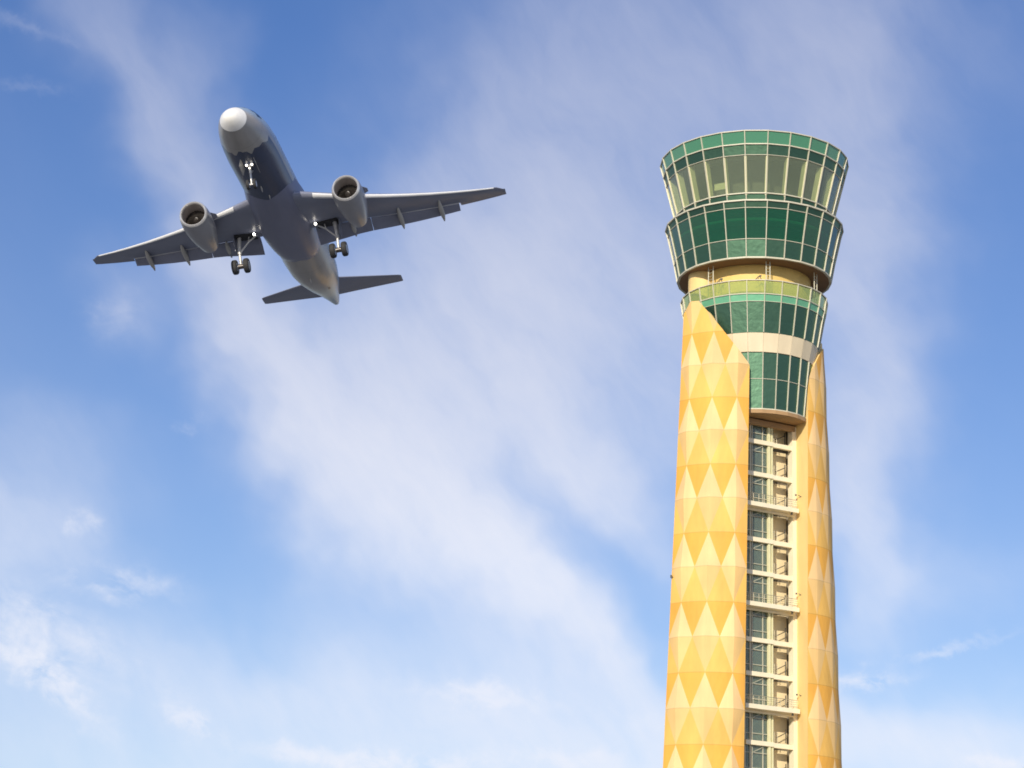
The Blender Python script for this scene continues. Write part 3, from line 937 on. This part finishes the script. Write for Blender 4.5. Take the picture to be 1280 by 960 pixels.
# ---- engines
def make_engine(s):
    y0, z0, x0 = 5.92 * s, -1.98, 10.95
    n = 40
    def ring(r, x, zo=0.0): return [Vector((x0 + x, y0 + r * sin(2 * pi * k / n), z0 + zo - .10 * x * .6 + r * cos(2 * pi * k / n))) for k in range(n)]
    mb = MB()
    mb.loft([ring(r, x) for x, r in ((.16, 1.085), (.5, 1.15), (1.1, 1.19), (1.9, 1.18), (2.8, 1.10), (3.7, .96), (4.5, .80), (5.05, .66), (5.06, .60), (4.4, .60), (4.3, .1))], cap=False)
    e = mb.build('engine', M['nacelle'], jet, True, 45)
    mb = MB(); mb.loft([ring(r, x) for x, r in ((.17, 1.088), (.07, 1.045), (.0, .985), (.02, .935), (.12, .895), (.22, .88))], cap=False); mb.build('intake_lip', M['lip'], e, True, 60)
    mb = MB(); mb.loft([ring(r, x) for x, r in ((.22, .879), (.6, .865), (1.15, .87), (1.5, .87))], cap=False)
    mb.loft([ring(r, x) for x, r in ((1.5, .87), (1.5, .02))], cap=False); mb.build('intake_duct', M['duct'], e, True, 60)
    mb = MB(); cz = lambda x: z0 - .06 * x
    for k in range(24):
        a = 2 * pi * k / 24
        u = Vector((0, sin(a), cos(a))); t = Vector((0, cos(a), -sin(a)))
        c = Vector((x0 + 1.18, y0, cz(1.18)))
        pts = []
        for r, tw, ch in ((.27, .3, .10), (.55, .75, .13), (.855, 1.05, .15)):
            for sg in (-1, 1):
                pts.append(c + u * r + t * (sg * ch * sin(tw)) + Vector((sg * ch * cos(tw), 0, 0)))
        mb.add(pts, [(0, 1, 3, 2), (2, 3, 5, 4)])
    mb.build('fan', M['fan'], e, fix=False)
    mb = MB(); 
    mb.loft([ring(r, x) for x, r in ((.72, .02), (.80, .10), (.95, .20), (1.12, .28), (1.25, .30))]); 
    sp = mb.build('spinner', M['fan'], e, True, 60)
    mb = MB(); P = []
    for i in range(25):
        t = i / 24; r = .05 + .17 * t; x = .755 + .36 * t ** 1.1; a = t * 2 * pi * 1.3
        for rr, xx in ((r, x - .012), (r + .045, x + .04)):
            P.append(Vector((x0 + xx - .02, y0 + rr * sin(a), cz(xx) + rr * cos(a))))
    mb.add(P, [(2 * i, 2 * i + 1, 2 * i + 3, 2 * i + 2) for i in range(24)]); mb.build('spinner_spiral', M['spiral'], e, fix=False)
    # core nozzle and plug
    mb = MB(); mb.loft([ring(r, x) for x, r in ((4.35, .55), (4.9, .50), (5.5, .38), (5.51, .33), (5.0, .33))], cap=True)
    mb.loft([ring(r, x) for x, r in ((5.0, .28), (5.6, .2), (6.1, .04))], cap=True); mb.build('exhaust_nozzle', M['fan'], e, True, 50)
    # pylon
    mb = MB()
    ztop = ZW(5.9)
    R = []
    for x, hw, zt, zb in ((12.0, .05, z0 + 1.25, z0 + 1.0), (13.0, .20, z0 + 1.55, z0 + .9), (14.4, .24, ztop + .05, z0 + .7), (16.2, .22, ztop - .05, z0 + .45), (17.9, .15, ztop - .12, z0 + .75), (19.0, .04, ztop - .18, ztop - .4)):
        R.append([Vector((x, y0 - hw, zb)), Vector((x, y0 + hw, zb)), Vector((x, y0 + hw, zt)), Vector((x, y0 - hw, zt))])
    mb.loft(R); mb.build('pylon', M['wing_grey'], e, True, 30)
    # strake
    a = radians(62)
    u = Vector((0, sin(a), cos(a))); c = Vector((x0 + 1.3, y0, z0))
    mb = MB(); t = Vector((0, cos(a), -sin(a))) * .02
    A, B_, C_, D_ = c + u * 1.15, c + Vector((1.25, 0, 0)) + u * 1.13, c + Vector((1.25, 0, 0)) + u * 1.52, c + Vector((.75, 0, 0)) + u * 1.52
    mb.hexa([A - t, B_ - t, C_ - t, D_ - t], [A + t, B_ + t, C_ + t, D_ + t]); mb.build('strake', M['wing_grey'], e)
    return e
for s in (1, -1): make_engine(s)

# ---- tail surfaces
def make_stab(s):
    mb = MB(); R = []
    for y, le, ch in ((.4, 31.25, 3.75), (2.2, 32.4, 2.95), (5.9, 34.75, 1.42), (6.1, 34.95, 1.2)):
        z = .72 + .155 * y
        R.append([side_mirror(v, s) for v in section(le, ch, y, z, radians(-1), .8)])
    mb.loft(R); return mb.build('tailplane', M['wing_grey'], jet, True, 40)
for s in (1, -1): make_stab(s)
mb = MB(); R = []
for z, le, ch in ((1.4, 28.6, 6.2), (2.6, 29.9, 5.2), (7.6, 34.2, 2.1), (7.9, 34.6, 1.75)):
    R.append([Vector((v.x, v.z, z)) for v in [Vector((le + fx * ch, 0, fz * ch * .75)) for fx, fz in [(a, b if b > 0 else -AF[len(AF) - 1 - i][1]) for i, (a, b) in enumerate(AF)]]])
mb.loft(R); mb.build('tail_fin', M['fin_blue'], jet, True, 40)

# ---- landing gear
def wheel(parent, c, r, w):
    mb = MB(); n = 28
    prof = [(r * .62, -w / 2 * .92), (r * .86, -w / 2), (r * .97, -w / 2 * .72), (r, -w / 2 * .3), (r, w / 2 * .3), (r * .97, w / 2 * .72), (r * .86, w / 2), (r * .62, w / 2 * .92)]
    mb.loft([[Vector((c[0] + rr * cos(2 * pi * k / n), c[1] + yy, c[2] + rr * sin(2 * pi * k / n))) for k in range(n)] for rr, yy in prof], cap=False)
    wm = mb.build('tyre', M['tyre'], parent, True, 50)
    mb = MB()
    mb.loft([[Vector((c[0] + rr * cos(2 * pi * k / n), c[1] + yy, c[2] + rr * sin(2 * pi * k / n))) for k in range(n)] for rr, yy in ((.1, -w * .30), (r * .635, -w * .45), (r * .635, w * .45), (.1, w * .30))])
    mb.build('rim', M['strut'], parent, True, 40)

def main_gear(s):
    y = 3.9 * s; xw, zw = 17.3, -3.90
    mb = MB()
    mb.tube([(17.1, y * .97, -1.1), (17.15, y, -2.4), (17.2, y, -2.9)], [.17, .16, .15], 12)
    mb.tube([(17.2, y, -2.9), (xw, y, zw)], .10, 12)
    mb.tube([(xw, y - .62, zw), (xw, y + .62, zw)], .10, 12)
    g = mb.build('main_landing_gear', M['strut'], jet, True, 40)
    mb = MB(); mb.tube([(17.0, 2.35 * s, -1.55), (17.1, 3.1 * s, -2.0), (17.15, y - .1 * s, -2.75)], .075, 8)
    mb.tube([(17.0, 3.0 * s, -1.45), (17.1, 3.1 * s, -2.0)], .05, 8); mb.build('side_brace', M['strut'], g)
    mb = MB(); mb.tube([(17.35, y, -2.85), (17.75, y, -3.3), (17.3, y, -3.8)], .055, 8); mb.build('torque_link', M['strut'], g)
    mb = MB(); yo = y + .32 * s
    mb.hexa([(16.7, yo, -1.25), (17.7, yo, -1.25), (17.7, yo + .04, -1.25), (16.7, yo + .04, -1.25)], [(16.85, yo - .05 * s, -2.7), (17.6, yo - .05 * s, -2.7), (17.6, yo - .05 * s + .04, -2.7), (16.85, yo - .05 * s + .04, -2.7)])
    mb.build('gear_door', M['wing_grey'], g)
    for sg in (-1, 1): wheel(g, (xw, y + sg * .465, zw), .585, .42)
    mb = MB(); mb.tube([(xw, y - .2, zw), (xw, y + .2, zw)], .2, 14); mb.build('brake', M['fan'], g, True, 40)
    # dark solid block in the wing root: shade of the open well as colour
    mb = MB(); zt = ZW(3) - .32
    mb.hexa([(16.6, 2.45 * s, zt - .06), (17.6, 2.45 * s, zt - .06), (17.6, 4.1 * s, zt + .04), (16.6, 4.1 * s, zt + .04)], [(16.6, 2.45 * s, zt + .2), (17.6, 2.45 * s, zt + .2), (17.6, 4.1 * s, zt + .2), (16.6, 4.1 * s, zt + .2)])
    mb.build('wheel_well_shade', M['tyre'], g)
for s in (1, -1): main_gear(s)
# nose gear
mb = MB()
mb.tube([(4.9, 0, -1.8), (5.0, 0, -2.7)], .11, 12); mb.tube([(5.0, 0, -2.7), (5.07, 0, -3.62)], .07, 12); mb.tube([(5.07, -.33, -3.62), (5.07, .33, -3.62)], .06, 10)
ng = mb.build('nose_landing_gear', M['strut'], jet, True, 40)
mb = MB(); mb.tube([(6.0, .0, -1.95), (5.02, 0, -2.75)], .055, 8); mb.tube([(5.2, 0, -2.75), (5.4, 0, -3.1), (5.1, 0, -3.5)], .04, 8); mb.build('drag_brace', M['strut'], ng)
for sg in (-1, 1): wheel(ng, (5.07, sg * .26, -3.62), .38, .21)
for sg in (-1, 1):
    mb = MB(); mb.hexa([(4.1, sg * .42, -1.75), (5.5, sg * .42, -1.9), (5.5, sg * .45, -1.9), (4.1, sg * .45, -1.75)], [(4.15, sg * .62, -2.45), (5.4, sg * .62, -2.6), (5.4, sg * .65, -2.6), (4.15, sg * .65, -2.45)])
    mb.build('gear_door', M['canoe'], ng)
for y, z, r, k in ((-.20, -2.15, .085, 'lamp_dim'), (.20, -2.15, .085, 'lamp_dim'), (.0, -2.42, .06, 'lamp_dim')):
    mb = MB(); mb.tube([(4.74, y, z), (4.80, y, z)], r, 12); o = mb.build('taxi_light', M[k], ng)
    mb = MB(); mb.tube([(4.805, y, z), (4.95, y, z)], [r * 1.1, r * .6], 12); mb.build('taxi_light_housing', M['strut'], ng)

# ------------------------------------------------------------------ ground
def ground_mat():
    m, nt, out = new_mat('airfield ground')
    L = nt.links.new
    p = N(nt, 'ShaderNodeBsdfPrincipled'); p.inputs['Roughness'].default_value = .9
    tc = N(nt, 'ShaderNodeTexCoord'); nz = N(nt, 'ShaderNodeTexNoise'); nz.inputs['Scale'].default_value = .01; nz.inputs['Detail'].default_value = 8
    L(tc.outputs['Object'], nz.inputs['Vector'])
    cr = N(nt, 'ShaderNodeValToRGB'); cr.color_ramp.elements[0].position = .42; cr.color_ramp.elements[1].position = .58
    cr.color_ramp.elements[0].color = (.12, .13, .125, 1); cr.color_ramp.elements[1].color = (.22, .225, .24, 1)
    L(nz.outputs['Fac'], cr.inputs['Fac']); L(cr.outputs['Color'], p.inputs['Base Color']); L(p.outputs['BSDF'], out.inputs['Surface'])
    return m
mb = MB(); G = 20000
n = 24
mb.add([(G * cos(2 * pi * k / n), G * sin(2 * pi * k / n), 0) for k in range(n)], [tuple(range(n))])
gr = mb.build('ground', ground_mat()); gr['kind'] = 'structure'; gr['label'] = 'flat airfield ground of grass and pale paving'
gr['category'] = 'ground'

# ------------------------------------------------------------------ sun and sky
SUN_EL, SUN_AZ_BEHIND = radians(24), radians(-10)
# the sun stands behind the photographer, a little to the left (azimuth measured in the tower's frame)
view_az = AZ
sd_h = Vector((-sin(view_az), -cos(view_az), 0))              # from tower to camera
rt = Vector((cos(view_az), -sin(view_az), 0))
sun_dir = (sd_h * cos(SUN_AZ_BEHIND) + rt * sin(SUN_AZ_BEHIND)) * cos(SUN_EL) + Vector((0, 0, sin(SUN_EL)))
sl = bpy.data.lights.new('sun', 'SUN'); sl.energy = 4.4; sl.angle = radians(0.53); sl.color = (1.0, 0.90, 0.74)
so = bpy.data.objects.new('sun', sl); COL.objects.link(so)
so.rotation_euler = (-sun_dir).to_track_quat('-Z', 'Y').to_euler()
so.location = (0, -20, 60)

w = bpy.data.worlds.new('World'); SC.world = w; w.use_nodes = True
nt = w.node_tree; nt.nodes.clear(); L = nt.links.new
out = N(nt, 'ShaderNodeOutputWorld'); bg = N(nt, 'ShaderNodeBackground')
bg.inputs['Strength'].default_value = 0.10
sky = N(nt, 'ShaderNodeTexSky', sky_type='NISHITA')
sky.sun_disc = False; sky.sun_elevation = SUN_EL
sky.sun_rotation = atan2(sun_dir.x, sun_dir.y)
sky.altitude = 0; sky.air_density = 1.0; sky.dust_density = 0.6; sky.ozone_density = 2.0
tc = N(nt, 'ShaderNodeTexCoord')
sep = N(nt, 'ShaderNodeSeparateXYZ'); L(tc.outputs['Generated'], sep.inputs[0])
def wm(op, a, b=None, c=None, clamp=False):
    n = N(nt, 'ShaderNodeMath', operation=op); n.use_clamp = clamp
    for i, v in enumerate((a, b, c)):
        if v is None: continue
        if isinstance(v, (int, float)): n.inputs[i].default_value = v
        else: L(v, n.inputs[i])
    return n.outputs[0]
azd = wm('MULTIPLY', wm('ARCTAN2', sep.outputs['X'], sep.outputs['Y']), 180 / pi)
eld = wm('MULTIPLY', wm('ARCSINE', sep.outputs['Z']), 180 / pi)
comb = N(nt, 'ShaderNodeCombineXYZ'); L(azd, comb.inputs[0]); L(eld, comb.inputs[1])
def noise(scale, detail=4, rough=.55, dist=0.0, vec=None, stretch=None, rot=0.0, off=0.0):
    n = N(nt, 'ShaderNodeTexNoise'); n.inputs['Scale'].default_value = scale; n.inputs['Detail'].default_value = detail
    n.inputs['Roughness'].default_value = rough; n.inputs['Distortion'].default_value = dist
    src = vec or comb.outputs[0]
    mp = N(nt, 'ShaderNodeMapping', vector_type='TEXTURE'); mp.inputs['Rotation'].default_value = (0, 0, rot)
    mp.inputs['Scale'].default_value = (*(stretch or (1, 1)), 1); mp.inputs['Location'].default_value = (off, off * .7, off)
    L(src, mp.inputs[0]); L(mp.outputs[0], n.inputs['Vector'])
    return n
# warp the sky coordinates a little, so that the cloud edges fray
wn = noise(0.33, 3, .5)
wv = N(nt, 'ShaderNodeVectorMath', operation='MULTIPLY_ADD')
ws = N(nt, 'ShaderNodeVectorMath', operation='SUBTRACT'); ws.inputs[1].default_value = (.5, .5, .5); L(wn.outputs['Color'], ws.inputs[0])
L(ws.outputs[0], wv.inputs[0]); wv.inputs[1].default_value = (3.2, 3.2, 0); L(comb.outputs[0], wv.inputs[2])
fl = N(nt, 'ShaderNodeVectorMath', operation='MULTIPLY'); fl.inputs[1].default_value = (1, 1, 0); L(wv.outputs[0], fl.inputs[0])
warped = fl.outputs[0]

def px_dir(x, y):
    v = (FWD + RGT * ((x - CX) / F_PX) - UPV * ((y - CY) / F_PX)).normalized()
    return atan2(v.x, v.y) * 180 / pi, asin(v.z) * 180 / pi
DEG = 180 / pi / F_PX
# soft cirrus banks: (x, y) centre as seen in the photo's frame of directions, half length, half width, tilt, density
BANKS = [
 (130, 20, 120, 45, 60, .34), (205, 130, 130, 50, 60, .44), (262, 290, 130, 50, 66, .44), (325, 440, 130, 60, 60, .55),
 (400, 540, 150, 72, 54, .72), (500, 560, 170, 95, 52, .85), (610, 690, 140, 55, 44, .80), (720, 785, 120, 32, 33, .85),
 (560, 420, 170, 120, 62, .62), (640, 330, 200, 110, 80, .42), (720, 220, 260, 150, 85, .40), (790, 420, 180, 120, 60, .50),
 (735, 590, 120, 36, 40, .55), (930, 70, 260, 140, 0, .62), (1060, 180, 260, 85, 84, .50), (1080, 420, 200, 55, 84, .42),
 (1080, 640, 120, 55, 75, .50), (1130, 750, 120, 40, -15, .2), (330, 860, 420, 65, 0, .38), (760, 910, 320, 60, 5, .52),
 (1160, 925, 170, 45, 6, .55), (150, 385, 45, 40, 40, .22), (30, 640, 110, 60, 30, .40), (250, 60, 60, 40, 70, .2),
 (640, 970, 700, 50, 0, .40), (90, 560, 90, 45, 20, .10), (500, 800, 140, 45, 20, .10)]
PUFFS = [(45, 785, 95, 30, 22, .9), (70, 855, 60, 15, 38, 1.5), (20, 820, 50, 22, 25, .7), (140, 730, 50, 15, 5, .8), (242, 903, 36, 13, 42, 1.3), (606, 869, 62, 12, 3, 1.3),
 (480, 952, 120, 11, 2, 1.6), (690, 948, 75, 13, 4, 1.0), (1240, 954, 40, 10, 0, 1.6), (1076, 849, 36, 11, -6, 1.3), (1190, 810, 60, 5, -15, .4), (105, 655, 16, 14, 50, .6),
 (150, 395, 28, 22, -40, .25), (35, 34, 60, 8, 10, .25), (30, 105, 40, 6, 0, .2), (235, 530, 16, 9, 0, .25), (880, 915, 90, 14, 6, .6)]
def bank_sum(lst, coords):
    acc = None
    for (x, y, hl, hw, ang, dens) in lst:
        a, e = px_dir(x, y)
        k = 1 / cos(radians(e))
        mp = N(nt, 'ShaderNodeMapping', vector_type='TEXTURE')
        mp.inputs['Location'].default_value = (a, e, 0)
        mp.inputs['Rotation'].default_value = (0, 0, -radians(ang))
        mp.inputs['Scale'].default_value = (hl * DEG * 1.02, hw * DEG, 1)
        L(coords, mp.inputs[0])
        dt = N(nt, 'ShaderNodeVectorMath', operation='DOT_PRODUCT'); L(mp.outputs[0], dt.inputs[0]); L(mp.outputs[0], dt.inputs[1])
        ex = wm('POWER', 0.42, dt.outputs['Value'])
        acc = wm('MULTIPLY', ex, dens) if acc is None else wm('MULTIPLY_ADD', ex, dens, acc)
    return acc
soft = bank_sum(BANKS, warped)
# the rest of the sky dome, outside the photographed part, carries a loose cirrus of its own
fib = noise(0.55, 6, .56, .0, warped, (2.6, .9), -radians(52))
fine = noise(1.5, 9, .64, .0, None, (2.2, .9), -radians(50), 3.0)
big = noise(0.05, 4, .5, 0, None, None, 0, 7.0)
away = wm('SUBTRACT', 1.0, wm('POWER', 0.5, wm('POWER', wm('DIVIDE', wm('ABSOLUTE', azd), 22.0), 4.0)), clamp=True)
loose = wm('MULTIPLY', away, wm('MULTIPLY', wm('SUBTRACT', big.outputs['Fac'], .38), 2.4, clamp=True))
mod = wm('ADD', wm('MULTIPLY', wm('SUBTRACT', fib.outputs['Fac'], .5), 1.25), wm('MULTIPLY', wm('SUBTRACT', fine.outputs['Fac'], .5), .55))
dens = wm('MULTIPLY', wm('ADD', soft, loose), wm('ADD', 1.0, mod))
wn2 = noise(1.6, 5, .6, 0, None, None, 0, 21.0)
w2s = N(nt, 'ShaderNodeVectorMath', operation='SUBTRACT'); w2s.inputs[1].default_value = (.5, .5, .5); L(wn2.outputs['Color'], w2s.inputs[0])
w2 = N(nt, 'ShaderNodeVectorMath', operation='MULTIPLY_ADD'); L(w2s.outputs[0], w2.inputs[0]); w2.inputs[1].default_value = (1.6, .9, 0); L(comb.outputs[0], w2.inputs[2])
f2 = N(nt, 'ShaderNodeVectorMath', operation='MULTIPLY'); f2.inputs[1].default_value = (1, 1, 0); L(w2.outputs[0], f2.inputs[0])
puffs = bank_sum(PUFFS, f2.outputs[0])
pn = noise(1.1, 8, .6, .4, None, (1.6, 1.0), -radians(20), 11.0)
pd = wm('MULTIPLY', puffs, wm('MULTIPLY', wm('SUBTRACT', pn.outputs['Fac'], .36), 3.6, clamp=True))
dens = wm('ADD', dens, pd)
dens = wm('SUBTRACT', 1.0, wm('POWER', 2.718, wm('MULTIPLY', wm('MAXIMUM', dens, 0.0), -1.25)), clamp=True)
# graded clear sky
grade = N(nt, 'ShaderNodeVectorMath', operation='MULTIPLY'); L(sky.outputs[0], grade.inputs[0]); 
def by_el(lo, hi, e0, e1):
    mr = N(nt, 'ShaderNodeMapRange', data_type='FLOAT_VECTOR')
    L(comb_el, mr.inputs[6])
    mr.inputs[7].default_value = (e0,) * 3; mr.inputs[8].default_value = (e1,) * 3
    mr.inputs[9].default_value = lo; mr.inputs[10].default_value = hi
    return mr.outputs[1]
ce = N(nt, 'ShaderNodeCombineXYZ')
for i in range(3): L(eld, ce.inputs[i])
comb_el = ce.outputs[0]
L(by_el((1.07, 1.07, 1.24), (.66, .87, 1.28), 7, 25), grade.inputs[1])
mixc = N(nt, 'ShaderNodeMix', data_type='RGBA')
L(dens, mixc.inputs['Factor']); L(grade.outputs[0], mixc.inputs['A'])
L(by_el((8.7, 8.9, 9.8), (4.9, 5.4, 7.3), 12, 25), mixc.inputs['B'])
L(mixc.outputs['Result'], bg.inputs['Color']); L(bg.outputs[0], out.inputs['Surface'])
w.cycles.sampling_method = 'MANUAL'; w.cycles.sample_map_resolution = 512

# ------------------------------------------------------------------ view
SC.view_settings.view_transform = 'Standard'
SC.view_settings.look = 'None'
SC.view_settings.exposure = 0.0
SC.view_settings.gamma = 1.0
SC.view_settings.use_curve_mapping = False
SC.cycles.pixel_filter_type = 'BLACKMAN_HARRIS'
SC.cycles.filter_width = 1.75
SC.cycles.max_bounces = 8
SC.cycles.transparent_max_bounces = 16
SC.cycles.use_denoising = True
